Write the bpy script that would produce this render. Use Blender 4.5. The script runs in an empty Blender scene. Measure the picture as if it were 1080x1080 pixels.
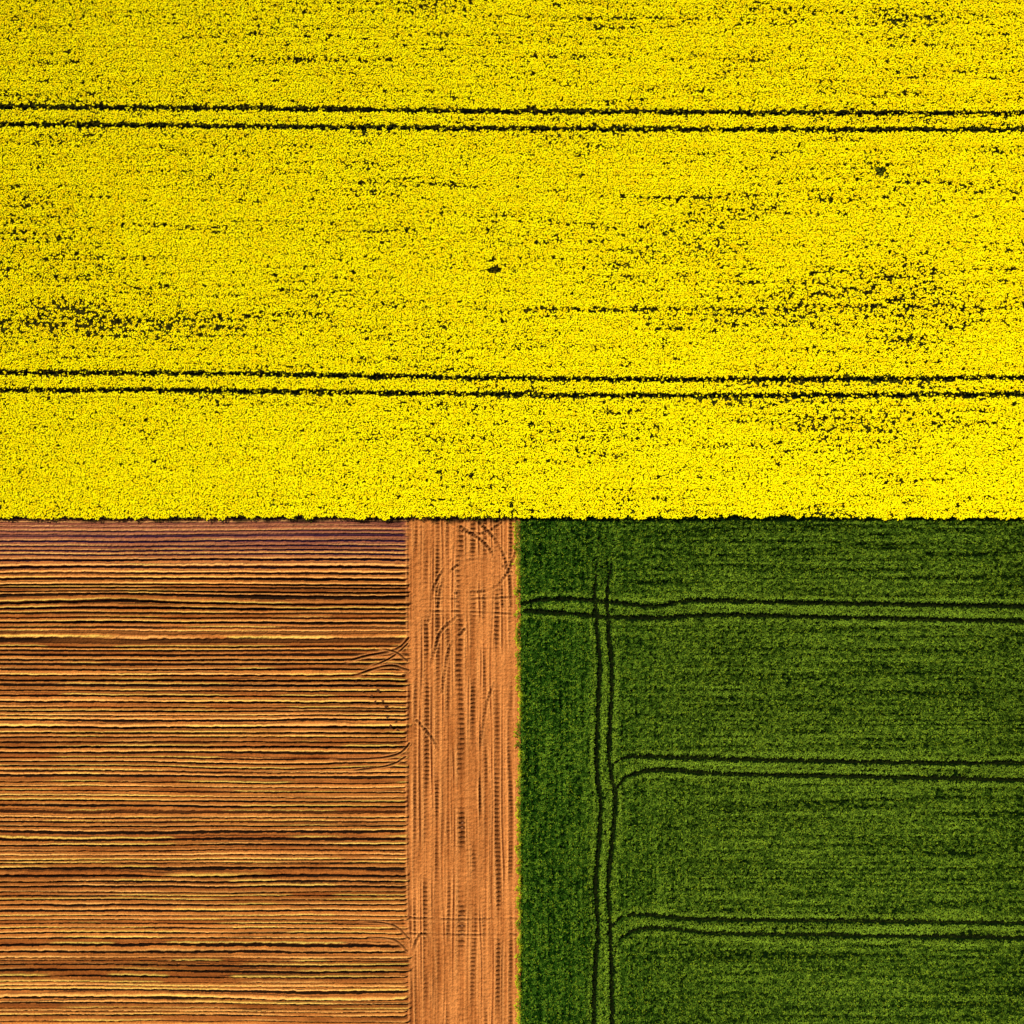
import bpy, math, random
import numpy as np
from mathutils import Vector
rng = np.random.default_rng(7)
random.seed(4)
C = bpy.context.scene.collection
S = 0.1                                   # metres per photo unit
def X(px): return (np.asarray(px, float)-540)*S
def Y(py): return (540-np.asarray(py, float))*S

# ---------------------------------------------------------------- noise
TB = rng.random((512, 512))
def vn(x, y, seed=0):
    x = x + seed*37.7 + 900; y = y + seed*91.3 + 900
    xi = np.floor(x).astype(int); yi = np.floor(y).astype(int)
    fx = x-xi; fy = y-yi
    fx = fx*fx*(3-2*fx); fy = fy*fy*(3-2*fy)
    a = TB[xi % 512, yi % 512]; b = TB[(xi+1) % 512, yi % 512]
    c = TB[xi % 512, (yi+1) % 512]; d = TB[(xi+1) % 512, (yi+1) % 512]
    return (a*(1-fx)+b*fx)*(1-fy)+(c*(1-fx)+d*fx)*fy
def fbm(x, y, seed=0, o=3):
    t = 0; w = 0; a = 1.
    for i in range(o):
        t = t+a*vn(x*2**i, y*2**i, seed+i*5); w += a; a *= .5
    return t/w
def sst(a, b, v):
    t = np.clip((v-a)/(b-a), 0, 1); return t*t*(3-2*t)
def gs(px, py, cx, cy, rx, ry): return np.exp(-((px-cx)/rx)**2-((py-cy)/ry)**2)
def smooth(pts, n=8):
    P = [np.array(p, float) for p in pts]
    P = [2*P[0]-P[1]]+P+[2*P[-1]-P[-2]]
    out = []
    for i in range(1, len(P)-2):
        for k in range(n):
            t = k/n
            out.append(.5*((2*P[i])+(-P[i-1]+P[i+1])*t+(2*P[i-1]-5*P[i]+4*P[i+1]-P[i+2])*t*t+(-P[i-1]+3*P[i]-3*P[i+1]+P[i+2])*t**3))
    out.append(P[-2]); return np.array(out)
def pdist(px, py, poly):
    best = np.full(px.shape, 1e9); arc = np.zeros(px.shape); L = 0
    for i in range(len(poly)-1):
        a = poly[i]; d = poly[i+1]-a; l = math.hypot(*d)
        if l < 1e-6: continue
        t = np.clip(((px-a[0])*d[0]+(py-a[1])*d[1])/(l*l), 0, 1)
        q = np.hypot(px-a[0]-t*d[0], py-a[1]-t*d[1])
        m = q < best
        best = np.where(m, q, best); arc = np.where(m, L+t*l, arc); L += l
    return best, arc

# ---------------------------------------------------------------- materials
def mat(name):
    m = bpy.data.materials.new(name); m.use_nodes = True
    nt = m.node_tree; nt.nodes.remove(nt.nodes['Principled BSDF'])
    b = nt.nodes.new('ShaderNodeBsdfDiffuse'); nt.links.new(b.outputs[0], nt.nodes['Material Output'].inputs[0])
    return m, nt, b
def attr_mat(name, nscale=0, namt=0, bump=0, bscale=8, trans=0):
    m, nt, b = mat(name)
    a = nt.nodes.new('ShaderNodeAttribute'); a.attribute_name = 'tint'
    col = a.outputs['Color']
    if nscale:
        geo = nt.nodes.new('ShaderNodeNewGeometry')
        n = nt.nodes.new('ShaderNodeTexNoise'); n.inputs['Scale'].default_value = nscale; n.inputs['Detail'].default_value = 3
        nt.links.new(geo.outputs['Position'], n.inputs['Vector'])
        r = nt.nodes.new('ShaderNodeMapRange'); r.inputs[1].default_value = .3; r.inputs[2].default_value = .7
        r.inputs[3].default_value = 1-namt; r.inputs[4].default_value = 1+namt
        nt.links.new(n.outputs['Fac'], r.inputs[0])
        vm = nt.nodes.new('ShaderNodeVectorMath'); vm.operation = 'SCALE'
        nt.links.new(col, vm.inputs[0]); nt.links.new(r.outputs[0], vm.inputs['Scale'])
        col = vm.outputs[0]
        if bump:
            bp = nt.nodes.new('ShaderNodeBump'); bp.inputs['Strength'].default_value = bump; bp.inputs['Distance'].default_value = .1
            nt.links.new(n.outputs['Fac'], bp.inputs['Height']); nt.links.new(bp.outputs[0], b.inputs['Normal'])
    nt.links.new(col, b.inputs['Color'])
    if trans:
        t = nt.nodes.new('ShaderNodeBsdfTranslucent'); nt.links.new(col, t.inputs[0])
        mx = nt.nodes.new('ShaderNodeMixShader'); mx.inputs[0].default_value = trans
        nt.links.new(b.outputs[0], mx.inputs[1]); nt.links.new(t.outputs[0], mx.inputs[2])
        nt.links.new(mx.outputs[0], nt.nodes['Material Output'].inputs[0])
    return m
M_flower = attr_mat('rapeseed_blossom', trans=.07)
M_leaf = attr_mat('green_leaf', trans=.12)
M_soil = attr_mat('bare_soil', nscale=7, namt=.25, bump=.6)
def noise_mat(name, c0, c1, scale, bump=.5):
    m, nt, b = mat(name)
    geo = nt.nodes.new('ShaderNodeNewGeometry')
    n = nt.nodes.new('ShaderNodeTexNoise'); n.inputs['Scale'].default_value = scale; n.inputs['Detail'].default_value = 4
    nt.links.new(geo.outputs['Position'], n.inputs['Vector'])
    r = nt.nodes.new('ShaderNodeValToRGB')
    r.color_ramp.elements[0].position = .35; r.color_ramp.elements[0].color = (*c0, 1)
    r.color_ramp.elements[1].position = .65; r.color_ramp.elements[1].color = (*c1, 1)
    nt.links.new(n.outputs['Fac'], r.inputs[0]); nt.links.new(r.outputs[0], b.inputs['Color'])
    bp = nt.nodes.new('ShaderNodeBump'); bp.inputs['Strength'].default_value = bump; bp.inputs['Distance'].default_value = .1
    nt.links.new(n.outputs['Fac'], bp.inputs['Height']); nt.links.new(bp.outputs[0], b.inputs['Normal'])
    return m
M_under_y = noise_mat('shaded_soil_under_rapeseed', (.012, .014, .002), (.035, .030, .006), 3)  # shade under the blossom put into the soil colour
M_under_g = noise_mat('shaded_soil_under_cereal', (.002, .007, .001), (.005, .013, .002), 3)  # shade under the cereal put into the soil colour
M_track = noise_mat('shade_darkened_track_soil', (.002, .005, .001), (.010, .012, .003), 4)  # near-black: shadow of the deep crop gaps painted into the track soil
M_clod = noise_mat('dark_soil_clod', (.05, .018, .007), (.10, .036, .012), 9)

def ground_mat():
    m, nt, b = mat('farmland_ground')
    geo = nt.nodes.new('ShaderNodeNewGeometry')
    sp = nt.nodes.new('ShaderNodeSeparateXYZ'); nt.links.new(geo.outputs['Position'], sp.inputs[0])
    def gt(o, v):
        g = nt.nodes.new('ShaderNodeMath'); g.operation = 'GREATER_THAN'; g.inputs[1].default_value = v
        nt.links.new(o, g.inputs[0]); return g.outputs[0]
    n = nt.nodes.new('ShaderNodeTexNoise'); n.inputs['Scale'].default_value = 2.5; n.inputs['Detail'].default_value = 8
    nt.links.new(geo.outputs['Position'], n.inputs['Vector'])
    def rmp(a, c):
        r = nt.nodes.new('ShaderNodeValToRGB'); r.color_ramp.elements[0].position = .4; r.color_ramp.elements[1].position = .55
        r.color_ramp.elements[0].color = (*a, 1); r.color_ramp.elements[1].color = (*c, 1)
        nt.links.new(n.outputs['Fac'], r.inputs[0]); return r.outputs[0]
    def mix(f, a, c):
        x = nt.nodes.new('ShaderNodeMix'); x.data_type = 'RGBA'
        nt.links.new(f, x.inputs[0]); nt.links.new(a, x.inputs[6]); nt.links.new(c, x.inputs[7]); return x.outputs[2]
    br = rmp((.2, .08, .03), (.4, .16, .06)); gr = rmp((.015, .04, .008), (.06, .12, .01)); ye = rmp((.3, .22, .005), (.75, .52, .003))
    nt.links.new(mix(gt(sp.outputs[1], -.3), mix(gt(sp.outputs[0], .4), br, gr), ye), b.inputs['Color'])
    return m

def fast_mesh(name, verts, quads, m, tint=None, dom='POINT'):
    me = bpy.data.meshes.new(name)
    nv = len(verts); nf = len(quads)
    me.vertices.add(nv); me.vertices.foreach_set('co', np.ascontiguousarray(verts, np.float32).ravel())
    me.loops.add(nf*4); me.loops.foreach_set('vertex_index', np.ascontiguousarray(quads, np.int32).ravel())
    me.polygons.add(nf); me.polygons.foreach_set('loop_start', np.arange(0, nf*4, 4, dtype=np.int32))
    me.update(calc_edges=True)
    me.polygons.foreach_set('use_smooth', np.full(nf, False))
    if tint is not None:
        a = me.attributes.new('tint', 'FLOAT_COLOR', dom)
        c = np.ones((len(tint), 4), np.float32); c[:, :3] = tint
        a.data.foreach_set('color', c.ravel())
    me.materials.append(m)
    o = bpy.data.objects.new(name, me); C.objects.link(o); return o
def grid(name, x0, x1, sx, y0, y1, sy, fn, m):
    xs = np.arange(x0, x1+sx*.5, sx); ys = np.arange(y0, y1+sy*.5, sy)
    gx, gy = np.meshgrid(xs, ys)
    h, col = fn(gx/S+540, 540-gy/S)
    v = np.stack([gx, gy, h], -1).reshape(-1, 3)
    nx, ny = len(xs), len(ys)
    idx = np.arange(nx*ny).reshape(ny, nx)
    q = np.stack([idx[:-1, :-1], idx[:-1, 1:], idx[1:, 1:], idx[1:, :-1]], -1).reshape(-1, 4)
    return fast_mesh(name, v, q, m, col.reshape(-1, 3), 'POINT')
def sheet(name, x0, x1, y0, y1, z, m):
    return fast_mesh(name, np.array([(x0, y0, z), (x1, y0, z), (x1, y1, z), (x0, y1, z)]), np.array([[0, 1, 2, 3]]), m)

# ---------------------------------------------------------------- tracks
E0, E1 = -90, 1170
ytracks = [[(E0, 114), (0, 115), (300, 117), (560, 120), (800, 121), (E1, 122)],
           [(E0, 132), (0, 133), (300, 136), (560, 138), (800, 139), (E1, 139)],
           [(E0, 393), (0, 394), (250, 395), (560, 400), (800, 401), (E1, 398)],
           [(E0, 411), (0, 412), (250, 413), (560, 417), (800, 418), (E1, 416)]]
gtracks = [[(632, 560), (629, 590), (627, 625), (629, 660), (632, 700), (630, 760), (629, 810), (633, 845), (631, 890), (628, 930), (630, 980), (627, 1030), (626, 1080), (626, 1170)],
           [(647, 565), (645, 590), (640, 625), (641, 660), (645, 710), (643, 760), (642, 800), (648, 840), (645, 890), (641, 930), (643, 980), (645, 1030), (645, 1080), (644, 1170)],
           [(552, 635), (590, 631), (640, 634), (690, 639), (730, 633), (830, 635), (950, 637), (1080, 639), (E1, 641)],
           [(553, 644), (590, 646), (640, 650), (690, 651), (760, 648), (900, 651), (1080, 655), (E1, 657)],
           [(643, 812), (650, 802), (668, 797), (715, 798), (780, 800), (930, 803), (1080, 804), (E1, 805)],
           [(648, 846), (652, 828), (666, 816), (700, 811), (760, 815), (900, 818), (1080, 822), (E1, 823)],
           [(643, 978), (652, 968), (670, 963), (700, 965), (740, 968), (900, 970), (1080, 972), (E1, 973)],
           [(646, 1010), (652, 992), (668, 980), (700, 977), (760, 983), (900, 985), (1080, 988), (E1, 989)]]
ysm = [smooth(t) for t in ytracks]; gsm = [smooth(t) for t in gtracks]

# ---------------------------------------------------------------- soil
ROW = rng.random((400, 4))
ruts = []
for x, w, d, lp, ld in [(433, 1.5, .10, 0, 0), (439, 1.3, .06, 4, .06), (444, .9, .09, 0, 0), (450, 2.0, .05, 4.4, .11), (456, .9, .10, 0, 0), (462, 1.8, .05, 4, .09),
                        (468, .9, .10, 0, 0), (473, 1.5, .05, 4, .07), (479, .9, .09, 0, 0), (486, 3.0, .05, 5.2, .17), (493, .9, .09, 0, 0), (500, 2.2, .05, 4.2, .11), (507, .9, .11, 0, 0),
                        (513, 1.6, .05, 4, .07), (519, .9, .10, 0, 0), (525, 2.2, .05, 4.6, .11), (531, .9, .11, 0, 0), (538, 1.8, .06, 4, .07)]:
    pts = [(x+random.uniform(-1.8, 1.8), yy) for yy in range(540, 1180, 80)]
    ruts.append((smooth(pts, 4), w, min(d, .099), lp, ld))
for pts, w, d, lp, ld in [
    ([(366, 697), (390, 691), (412, 687), (424, 681), (431, 673)], 1.0, .24, 0, 0),
    ([(376, 712), (396, 705), (414, 702), (431, 707)], 1.0, .24, 0, 0),
    ([(392, 703), (406, 697), (418, 690), (430, 679)], .8, .16, 0, 0),
    ([(402, 684), (418, 688), (430, 697)], .8, .15, 0, 0),
    ([(350, 801), (390, 800), (414, 797), (425, 792), (432, 784)], .9, .15, 0, 0),
    ([(370, 813), (400, 809), (416, 805), (428, 798)], .8, .13, 0, 0),
    ([(380, 972), (405, 973), (420, 978), (432, 990)], .8, .13, 0, 0),
    ([(390, 988), (408, 989), (420, 993), (430, 1003)], .8, .11, 0, 0),
    ([(462, 640), (468, 612), (490, 592), (520, 592), (540, 604)], 1.2, .04, 3.6, .07),
    ([(452, 655), (458, 618), (476, 590)], 1.2, .04, 3.6, .07),
    ([(476, 552), (492, 562), (512, 562), (528, 552)], 1.2, .04, 3.6, .07),
    ([(486, 556), (512, 574), (526, 600), (530, 640)], 1.4, .05, 3.8, .09),
    ([(506, 552), (524, 572), (536, 602), (540, 640)], 1.4, .05, 3.8, .09),
    ([(545, 580), (534, 606), (516, 622), (480, 626)], 1.3, .04, 3.6, .08),
    ([(455, 700), (464, 668), (480, 652)], 1.3, .04, 3.8, .08),
    ([(466, 730), (474, 684), (490, 664)], 1.3, .04, 3.8, .08),
    ([(440, 760), (462, 790), (468, 840), (466, 900)], 1.3, .04, 3.8, .06),
    ([(532, 700), (514, 740), (506, 800), (508, 880)], 1.3, .04, 3.8, .06),
    ([(434, 630), (480, 632), (545, 630)], 1.1, .06, 0, 0),
    ([(434, 646), (480, 645), (545, 648)], 1.1, .06, 0, 0),
    ([(430, 968), (480, 970), (545, 969)], 1.2, .07, 0, 0),
    ([(430, 985), (480, 986), (545, 986)], 1.2, .07, 0, 0),
    ([(432, 1010), (444, 985), (456, 1000), (460, 1080)], 1.3, .04, 4, .05),
]:
    ruts.append((smooth(pts, 5), w, d, lp, ld))

def soil(px, py):
    m = 1-sst(426, 433, px+7*(vn(px/5, py/3.0, 3)-.5)+3*(vn(px/9, py/20, 4)-.5))
    wy = py+5.5*(vn(py/13, 0*px, 14)-.5)+4*(fbm(px/260, py/50, 11, 2)-.5)+1.0*(vn(px/50, py/7, 12)-.5)+.7*(vn(px/5, py/3.5, 13)-.5)
    wy = wy+3*gs(px, py, 120, 630, 110, 10)-3.5*gs(px, py, 280, 806, 110, 9)
    P = 5.4
    r = wy/P; ri = np.floor(r).astype(int); f = r-ri
    R0 = ROW[ri % 400, 0]; R1 = ROW[ri % 400, 1]; R2 = ROW[ri % 400, 2]; R3 = ROW[ri % 400, 3]
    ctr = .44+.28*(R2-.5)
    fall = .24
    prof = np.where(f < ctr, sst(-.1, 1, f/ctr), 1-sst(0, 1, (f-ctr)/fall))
    band = fbm(px/400, py/22, 23, 2)
    low = sst(620, 780, py)
    inten = np.clip(.42+1.25*R0*(.45+1.1*vn(px/80, wy/P*1.3, 21))+1.2*(band-.45)+.28*low, .35, 1.9)
    calm = 1-.72*sst(604, 562, py)
    inten = inten*calm
    h = prof*.31*inten
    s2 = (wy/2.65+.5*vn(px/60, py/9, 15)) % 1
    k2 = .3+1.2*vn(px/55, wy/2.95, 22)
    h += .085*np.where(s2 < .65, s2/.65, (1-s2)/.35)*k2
    h += .14*(fbm(px/1.9, py/1.6, 31, 2)-.5)
    big = fbm(px/220, py/50, 41, 2)
    base = np.array([.50, .158, .028]); red = np.array([.27, .074, .013]); tan = np.array([.93, .44, .10])
    dk = np.array([.005, .003, .002]); ol = np.array([.82, .56, .09])
    k = np.clip(.52+.4*(big-.45)+.9*(R1-.5)+.8*(vn(px/20, py/1.9, 46)-.5)-.3*(band-.45), 0, 1)[..., None]
    col = red*(1-k)+base*k
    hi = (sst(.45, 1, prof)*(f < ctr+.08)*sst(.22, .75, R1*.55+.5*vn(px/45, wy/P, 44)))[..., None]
    col = col*(1-.85*hi)+tan*.85*hi  # sunlit ridge faces painted in lighter tan
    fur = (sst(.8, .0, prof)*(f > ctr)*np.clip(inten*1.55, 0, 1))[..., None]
    col = col*(1-.97*fur)+dk*.97*fur  # shadow on the far side of each ridge painted into the furrow
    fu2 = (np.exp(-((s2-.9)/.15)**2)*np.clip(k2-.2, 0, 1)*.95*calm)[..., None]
    col = col*(1-fu2)+dk*2*fu2  # same painted shadow for the finer furrows
    oo = (sst(.56, .70, vn(px/60, wy/P*1.7, 45)*.75+R3*.25)*np.exp(-((f-ctr+.06)/.09)**2)*calm)[..., None]
    col = col*(1-.65*oo)+ol*.65*oo
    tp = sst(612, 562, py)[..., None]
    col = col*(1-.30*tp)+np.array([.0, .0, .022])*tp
    # bare headland
    st = fbm(px/1.7, py/90, 51, 2)-.5
    hh = .13*st+.10*(fbm(px/2.0, py/2.0, 52, 2)-.5)+.06*(fbm(px/18, py/40, 53)-.5)
    hh += .05*(vn(px/7, py/1.9, 56)-.5)
    kc = np.clip(.52+.9*(fbm(px/13, py/60, 54)-.5)+1.0*st+.5*(fbm(px/3, py/2.2, 55, 2)-.5), 0, 1)[..., None]
    hc = np.array([.30, .084, .016])*(1-kc)+np.array([.60, .205, .046])*kc
    h = h*m+(hh+.10)*(1-m); mm = m[..., None]; col = col*mm+hc*(1-mm)
    for poly, w, d, lp, ld in ruts:
        x0, y0 = poly.min(0)-8; x1, y1 = poly.max(0)+8
        s = (px > x0) & (px < x1) & (py > y0) & (py < y1)
        if not s.any(): continue
        q, arc = pdist(px[s], py[s], poly)
        g = np.exp(-(q/w)**2); rim = np.exp(-((q-w*1.9)/(w*.6))**2)
        fade = .1+1.4*sst(.15, .85, vn(px[s]/9, py[s]/34, 61))
        if d >= .1:
            fl = np.exp(-(q/3.0)**2); h[s] = h[s]*(1-fl*.75)+.12*fl*.75
            col[s] = col[s]*(1-.5*fl[..., None])+np.array([.46, .155, .035])*.5*fl[..., None]
            fade = (.7+.5*fade)*sst(-3, 12, arc)
        dh = (-d*g+d*.5*rim)*fade
        lg = 0
        if lp:
            lug = (np.sin(2*math.pi*(arc/lp)+2.0*vn(px[s]/8, py[s]/25, 62)) > .15)*1.0
            lg = lug*np.exp(-(q/(w*1.25))**4)
            dh -= ld*lg*fade
        h[s] += dh
        dark = np.clip(g*fade*(.42 if d < .1 else 1.1)+lg*fade*ld*4, 0, .92)[..., None]
        col[s] = col[s]*(1-dark)+np.array([.070, .020, .005])*dark*(1 if d < .1 else .4)
        lt = np.clip(rim*fade*.4, 0, .6)[..., None]
        col[s] = col[s]*(1-lt)+np.array([.76, .30, .075])*lt
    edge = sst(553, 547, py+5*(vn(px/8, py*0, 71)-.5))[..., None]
    col = col*(1-.93*edge)+np.array([.012, .010, .004])*.93*edge  # shadow cast by the rapeseed edge, painted onto the soil
    return h, np.clip(col, 0, 1)

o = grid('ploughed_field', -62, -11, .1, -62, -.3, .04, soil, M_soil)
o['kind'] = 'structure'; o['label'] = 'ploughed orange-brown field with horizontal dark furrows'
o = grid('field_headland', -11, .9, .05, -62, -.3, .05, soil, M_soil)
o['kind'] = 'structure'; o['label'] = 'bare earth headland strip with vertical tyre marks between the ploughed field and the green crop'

# ---------------------------------------------------------------- base sheets
g = sheet('ground', -2500, 2500, -2500, 2500, -.25, ground_mat()); g['kind'] = 'structure'; g['label'] = 'open farmland around the fields'
g = sheet('rapeseed_field_soil', -63, 63, -.3, 63, 0, M_under_y); g['kind'] = 'structure'; g['label'] = 'soil beneath the yellow rapeseed, coloured dark for crop shade'
g = sheet('cereal_field_soil', .9, 63, -62, -.3, 0, M_under_g); g['kind'] = 'structure'; g['label'] = 'soil beneath the green cereal, coloured dark for crop shade'
def ribbon(name, poly, w, z, label):
    P = np.stack([X(poly[:, 0]), Y(poly[:, 1])], -1)
    T = np.gradient(P, axis=0); T /= np.linalg.norm(T, axis=1)[:, None]
    N = np.stack([-T[:, 1], T[:, 0]], -1)
    n = len(P)
    ww = w*(1+.15*np.sin(np.arange(n)*1.7))[:, None]
    v = np.zeros((2*n, 3)); v[:n, :2] = P-N*ww; v[n:, :2] = P+N*ww; v[:, 2] = z
    q = np.array([[i, i+1, n+i+1, n+i] for i in range(n-1)])
    o = fast_mesh(name, v, q, M_track); o['kind'] = 'structure'; o['label'] = label; return o
yl = ['upper wheel track of the top tramline in the yellow rapeseed', 'lower wheel track of the top tramline in the yellow rapeseed',
      'upper wheel track of the second tramline in the yellow rapeseed', 'lower wheel track of the second tramline in the yellow rapeseed']
gl = ['left wheel track of the vertical tramline in the green crop', 'right wheel track of the vertical tramline in the green crop',
      'upper wheel track of the topmost horizontal tramline in the green crop', 'lower wheel track of the topmost horizontal tramline in the green crop',
      'upper wheel track of the middle horizontal tramline in the green crop', 'lower wheel track of the middle horizontal tramline in the green crop',
      'upper wheel track of the bottom horizontal tramline in the green crop', 'lower wheel track of the bottom horizontal tramline in the green crop']
for i, p in enumerate(ysm): ribbon('wheel_track', p, .22, .006+.004*i, yl[i])
for i, p in enumerate(gsm): ribbon('wheel_track', p, .21, .006+.004*i, gl[i])

# ---------------------------------------------------------------- plants
def quads_from(cen, nrm, sa, sb):
    n = len(cen)
    nrm = nrm/np.linalg.norm(nrm, axis=1)[:, None]
    ref = rng.normal(size=(n, 3)); u = np.cross(nrm, ref); u /= np.linalg.norm(u, axis=1)[:, None]+1e-9
    v = np.cross(nrm, u)
    sa = sa[:, None]; sb = sb[:, None]
    V = np.stack([cen-u*sa, cen-v*sb*.9+u*sa*.15, cen+u*sa, cen+v*sb], 1).reshape(-1, 3)
    return V, np.arange(4*n).reshape(n, 4)
def blades_from(base, dirv, length, w):
    n = len(base)
    side = np.cross(dirv, np.array([0, 0, 1.])); side /= np.linalg.norm(side, axis=1)[:, None]+1e-9
    tip = base+dirv*length[:, None]; W = (side*w[:, None])
    V = np.stack([base-W*.8, base+W*.8, tip+W*.45, tip-W*.45], 1).reshape(-1, 3)
    return V, np.arange(4*n).reshape(n, 4)
def jgrid(x0, x1, y0, y1, s, j=.5):
    gx, gy = np.meshgrid(np.arange(x0, x1, s), np.arange(y0, y1, s))
    gx = gx.ravel()+rng.uniform(-j, j, gx.size)*s; gy = gy.ravel()+rng.uniform(-j, j, gy.size)*s
    return gx, gy

def thin(px, py):
    P = 0
    for cx, cy, rx, ry, a in [(110, 342, 120, 24, .26), (60, 245, 60, 30, .16), (30, 215, 30, 12, .10), (715, 211, 70, 4, .40), (760, 330, 220, 10, .12),
                              (905, 450, 110, 22, .18), (860, 402, 70, 6, .22), (700, 260, 90, 50, .09), (960, 330, 60, 50, .16), (430, 195, 70, 22, .10),
                              (925, 178, 18, 10, .34), (521, 240, 4, 16, .30), (560, 455, 140, 22, .03), (1050, 250, 50, 60, .08),
                              (900, 20, 180, 8, .15), (590, 22, 90, 3, .36), (310, 65, 48, 3, .50), (320, 24, 100, 10, .08), (730, 25, 40, 6, .2),
                              (660, 328, 110, 2.5, .42), (860, 326, 120, 2.5, .30), (700, 348, 60, 3, .26), (1000, 130, 80, 6, .22), (830, 445, 30, 6, .15),
                              (400, 245, 30, 4, .18), (120, 460, 40, 12, .06), (510, 515, 40, 22, .14), (770, 225, 60, 4, .18), (890, 150, 25, 4, .16),
                              (100, 344, 110, 3, .25), (400, 5, 700, 12, .06), (860, 290, 160, 90, .05)]:
        P = P+a*gs(px, py, cx, cy, rx, ry)
    streak = (vn(px/80, py/2.5, 103)*.65+vn(px/24, py/2.2, 104)*.35)-.5
    patch = fbm(px/100, py/45, 105, 3)-.5
    calm = sst(425, 440, py)*sst(700, 300, px)
    return P+.66*streak*(1-.4*calm)+.24*patch-.05*calm, streak
def near(px, py, polys):
    b = np.full(px.shape, 1e9)
    for p in polys: b = np.minimum(b, pdist(px, py, p)[0])
    return b
gx, gy = jgrid(-61, 61, -.8, 61, .15)
px = gx/S+540; py = 540-gy/S
td = near(px, py, ysm)+4.2*(fbm(px/5, py/4, 120, 2)-.5)
T, strk = thin(px, py)
spk = fbm(px/2.5, py/1.7, 101, 3)
holes = gs(px, py, 521, 286, 10, 4)+.6*gs(px, py, 925, 180, 16, 7)*(vn(px/5, py/4, 107)+.5)
lim = np.clip(.70-T*.68, .46, 1)
lowedge = py+8*(fbm(px/9, py*0, 121, 3)-.5)
keep = ((td > 2.8) | (rng.random(px.shape) < .08)) & (spk < lim+rng.uniform(-.06, .06, T.shape)) & (lowedge < 545.5) & (holes < .5)
gx, gy, px, py, T, td, spk, strk = [a[keep] for a in (gx, gy, px, py, T, td, spk, strk)]
n = len(gx)
hz = .72-.08*np.clip(T, -.3, .5)-.12*(spk-.45)-.07*strk+.05*(fbm(px/5.2, py/4.2, 130, 2)-.5)+rng.normal(0, .016, n)
hz = np.where(td < 2.8, .45, hz)
K = 6
rad = .105*np.repeat(rng.uniform(.5, 1.5, n), K)
th = rng.uniform(0, 2*math.pi, n*K); rr = np.sqrt(rng.random(n*K))
ox = np.cos(th)*rr; oy = np.sin(th)*rr
cen = np.stack([np.repeat(gx, K)+ox*rad, np.repeat(gy, K)+oy*rad, np.repeat(hz, K)-.03*rr**2+rng.normal(0, .009, n*K)], -1)
nr = np.stack([ox*.25-.32, oy*.25+.40, np.full(n*K, 1.)], -1)+rng.normal(0, .20, (n*K, 3)); nr[:, 2] = np.abs(nr[:, 2])
sz = rng.uniform(.03, .07, n*K)
V, Q = quads_from(cen, nr, sz*1.15, sz)
tone = np.clip(.80+.7*(fbm(px/6, py/4, 140, 2)-.5)+.15*(fbm(px/150, py/60, 141)-.5)+rng.normal(0, .16, n)-.10*sst(500, 1080, px)+.08*sst(415, 470, py)-.35*np.clip(T, 0, 1), 0, 1)
ca = np.array([.98, .60, .001]); cb = np.array([1.0, .86, .002])
col = ca+(cb-ca)*np.repeat(tone, K)[:, None]; col = col*rng.uniform(.95, 1.0, (n*K, 1))
o = fast_mesh('rapeseed_blossom', V, Q, M_flower, np.clip(col, 0, 1), 'FACE')
o['kind'] = 'stuff'; o['label'] = 'dense bright yellow rapeseed blossom filling the upper half'; o['category'] = 'flowers'
print('flowers', n, n*K)
gx, gy = jgrid(-61, 61, -.8, 61, .3)
px = gx/S+540; py = 540-gy/S
keep = (near(px, py, ysm) > 2.0+rng.uniform(-1.6, .6, px.shape)) & (py+8*(fbm(px/9, py*0, 121, 3)-.5) < 546.5)
gx, gy, px, py = gx[keep], gy[keep], px[keep], py[keep]; n = len(gx); K = 4
low = sst(540, 545, py)
cen = np.stack([np.repeat(gx, K)+rng.normal(0, .1, n*K), np.repeat(gy, K)+rng.normal(0, .1, n*K), rng.uniform(.2, .64, n*K)], -1)
nr = rng.normal(0, .6, (n*K, 3)); nr[:, 2] = np.abs(nr[:, 2])+.5
V, Q = quads_from(cen, nr, rng.uniform(.07, .12, n*K), rng.uniform(.035, .06, n*K))
gw = .8*gs(px, py, 925, 178, 25, 14)+.7*gs(px, py, 500, 515, 45, 25)+.3*low
t = np.clip(np.repeat((fbm(px/60, py/30, 150)-.3)*1.1+gw, K)+rng.normal(0, .2, n*K), 0, 1)[:, None]
col = np.array([.11, .065, .002])*(1-t)+np.array([.16, .20, .004])*t
o = fast_mesh('rapeseed_foliage', V, Q, M_leaf, col, 'FACE')
o['kind'] = 'stuff'; o['label'] = 'dark green rapeseed stems and leaves showing through the yellow blossom'; o['category'] = 'leaves'

# --- cereal
gx, gy = jgrid(-.6, 61, -61, -.45, .14, .42)
px = gx/S+540; py = 540-gy/S
edge = np.interp(py, [545, 600, 700], [540, 542.5, 544.8])+6*(fbm(py/6, py*0, 160, 3)-.5)*1.6+2.5*(vn(px/2, py/2, 168)-.5)
dG = [pdist(px, py, p) for p in gsm]
hd = 1-sst(635, 665, px)
rowx = .5+(.75*vn(px/2.0, py/50, 161)+.25*vn(px/4, py/120, 169)-.5)*.72; rowy = .5+(.8*vn(px/80, py/2.1, 162)+.2*vn(px/200, py/5, 171)-.5)*.92
vstripe = np.clip(hd+.85*gs(px, py, 692, 890, 48, 240)+.5*gs(px, py, 1055, 760, 20, 260)+.4*gs(px, py, 820, 700, 30, 200), 0, 1)
row = vstripe*rowx+(1-vstripe)*rowy
fine = fbm(px/2.5, py/2.0, 164, 2)
cut = np.zeros(px.shape, bool); ridge = np.zeros(px.shape)
wn = fbm(px/4, py/4, 166, 2)-.5
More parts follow.
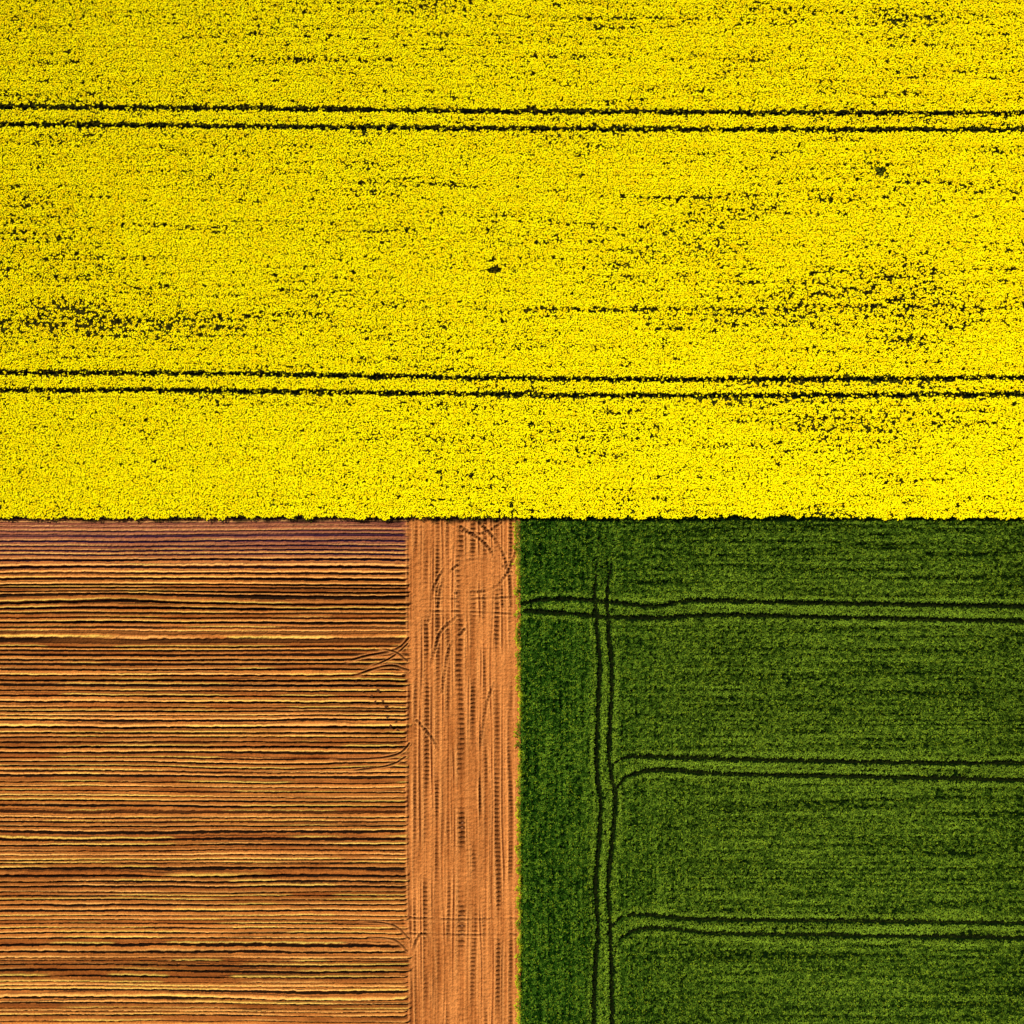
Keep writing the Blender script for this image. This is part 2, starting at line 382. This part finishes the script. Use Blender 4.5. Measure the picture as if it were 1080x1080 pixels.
for i, (q, a) in enumerate(dG):
    fd = np.full(px.shape, 1.)
    if i < 2: fd = .05+.95*sst(0, 90, a)
    elif i > 3: fd = .5+.5*sst(5, 50, a)
    cut |= (q+2.8*wn < 2.6*fd)
    ridge = np.maximum(ridge, np.exp(-((q-5.6)/2.4)**2)*fd)
dens = .58*fine+.40*row+.05*(fbm(px/90, py/60, 165)-.5)+.06*gs(px, py, 600, 560, 60, 14)
keep = (px > edge) & ((~cut) | (rng.random(px.shape) < .3)) & (dens < .665+rng.uniform(-.05, .05, px.shape)) & (py > 548+3*fbm(px/7, px*0, 167))
gx, gy, px, py, dens, fine, hd, row, ridge, vstripe, cut, edge = [a[keep] for a in (gx, gy, px, py, dens, fine, hd, row, ridge, vstripe, cut, edge)]
n = len(gx); K = 6
hz = .40-.60*(fine-.5)-.42*(row-.5)+.15*ridge+rng.normal(0, .03, n)
hz = np.where(cut, .06, np.clip(hz, .1, .8))
th = rng.uniform(0, 2*math.pi, n*K)
el = rng.uniform(.0, .8, n*K)
dv = np.stack([np.cos(th)*np.cos(el), np.sin(th)*np.cos(el), np.sin(el)], -1)
L = rng.uniform(.07, .15, n*K)
base = np.stack([np.repeat(gx, K)+rng.normal(0, .025, n*K), np.repeat(gy, K)+rng.normal(0, .025, n*K), np.repeat(hz, K)+rng.uniform(-.10, .04, n*K)], -1)
V, Q = blades_from(base, dv, L, rng.uniform(.022, .042, n*K))
big = fbm(px/120, py/80, 170)
ol = np.clip(.24+.34*sst(560, 760, px)+.15*(big-.5)+.16*gs(px, py, 860, 760, 260, 260)-1.0*(fine-.5)-.7*(row-.5), 0, 1)
ol = np.clip(ol+.55*ridge, 0, 1)
bright = .90-1.9*(fine-.45)-1.6*(row-.5)+.08*(big-.5)+.16*gs(px, py, 850, 850, 260, 260)-.15*sst(980, 1080, px)+.6*ridge+rng.normal(0, .12, n)  # lit tops, lit track edges and vignette falloff painted into tuft colour
bright = np.clip(bright, .15, 2.2)*np.where(cut, .25, 1)  # plants down in the wheel tracks coloured darker as shade
eg = np.exp(-(np.maximum(px-edge, 0)/2.8)**2)
ca = np.array([.017, .092, .005]); cb = np.array([.108, .168, .010]); ce = np.array([.62, .64, .01]); ch = np.array([.33, .41, .012])
col = ca+(cb-ca)*ol[:, None]; col = col*bright[:, None]
eg = eg*(.55+.45*(vn(px*0, py/6, 172) > .35))
col = col*(1-eg[:, None]*.9)+ce*eg[:, None]*.9  # sunlit left border of the crop painted bright yellow-green
col = np.repeat(col, K, 0)*rng.uniform(.55, 1.35, (n*K, 1))
lf = ((rng.random(n*K) < .11)*(np.repeat(fine, K) < .50)*(~np.repeat(cut, K)))[:, None]*.75  # random leaves picked for painted yellow-green highlights
col = col*(1-lf)+ch*lf
o = fast_mesh('cereal_crop', V, Q, M_leaf, np.clip(col, 0, 1), 'FACE')
o['kind'] = 'stuff'; o['label'] = 'dense green cereal crop filling the lower right quarter'; o['category'] = 'crop'
print('cereal', n, n*K)

# ---------------------------------------------------------------- loose clods on the ploughed field
def clod_mesh(seed):
    import bmesh
    from mathutils import noise
    bm = bmesh.new(); bmesh.ops.create_icosphere(bm, subdivisions=2, radius=1)
    r = random.Random(seed)
    off = Vector((r.random()*9, r.random()*9, r.random()*9))
    for v in bm.verts:
        k = 1+.5*noise.noise(v.co*1.3+off)+.2*noise.noise(v.co*3+off); v.co = Vector((v.co.x*k*1.25, v.co.y*k, v.co.z*k*.7))
    me = bpy.data.meshes.new('soil_clod'); bm.to_mesh(me); bm.free(); me.materials.append(M_clod); return me
cm = [clod_mesh(i) for i in range(4)]
spots = [(376, 720), (382, 727), (388, 722), (392, 733), (398, 729), (396, 741), (403, 738), (402, 749), (409, 746), (408, 757), (414, 754), (412, 765),
         (418, 761), (415, 773), (421, 770), (417, 781), (423, 778), (424, 787)]
for i, (a, b) in enumerate(spots):
    a += random.uniform(-1.5, 1.5); b += random.uniform(-1.5, 1.5)
    h, _ = soil(np.array([float(a)]), np.array([float(b)]))
    o = bpy.data.objects.new('soil_clod', cm[i % 4]); C.objects.link(o)
    s = random.uniform(.11, .15); o.scale = (s, s, s); o.rotation_euler = (0, 0, random.uniform(0, 6))
    o.location = (float(X(a)), float(Y(b)), float(h[0])+s*.5)
    o['label'] = 'small dark soil clod on the ploughed furrows beside the headland'; o['category'] = 'clod'; o['group'] = 'loose soil clods beside the headland'

# ---------------------------------------------------------------- light, sky, camera
el = math.radians(52); hx, hy = -.62, .785
l = math.hypot(hx, hy)
sd = Vector((hx/l*math.cos(el), hy/l*math.cos(el), math.sin(el)))
ld = bpy.data.lights.new('sun', 'SUN'); ld.energy = 5.0; ld.angle = math.radians(.5); ld.color = (1, .98, .91)
lo = bpy.data.objects.new('sun', ld); C.objects.link(lo); lo.rotation_euler = sd.to_track_quat('Z', 'Y').to_euler(); lo.location = sd*150
w = bpy.data.worlds.new('World'); bpy.context.scene.world = w; w.use_nodes = True
nt = w.node_tree; bg = nt.nodes['Background']; sk = nt.nodes.new('ShaderNodeTexSky'); sk.sky_type = 'NISHITA'; sk.sun_disc = False
sk.sun_elevation = el; sk.sun_rotation = math.atan2(hx, hy)
nt.links.new(sk.outputs[0], bg.inputs[0]); bg.inputs[1].default_value = .075
cd = bpy.data.cameras.new('camera'); co = bpy.data.objects.new('camera', cd); C.objects.link(co)
co.location = (0, 0, 120); cd.sensor_width = 36; cd.lens = 36*120/108; cd.clip_end = 6000
bpy.context.scene.camera = co
sc = bpy.context.scene; sc.view_settings.view_transform = 'Standard'; sc.view_settings.look = 'None'; sc.view_settings.exposure = 0
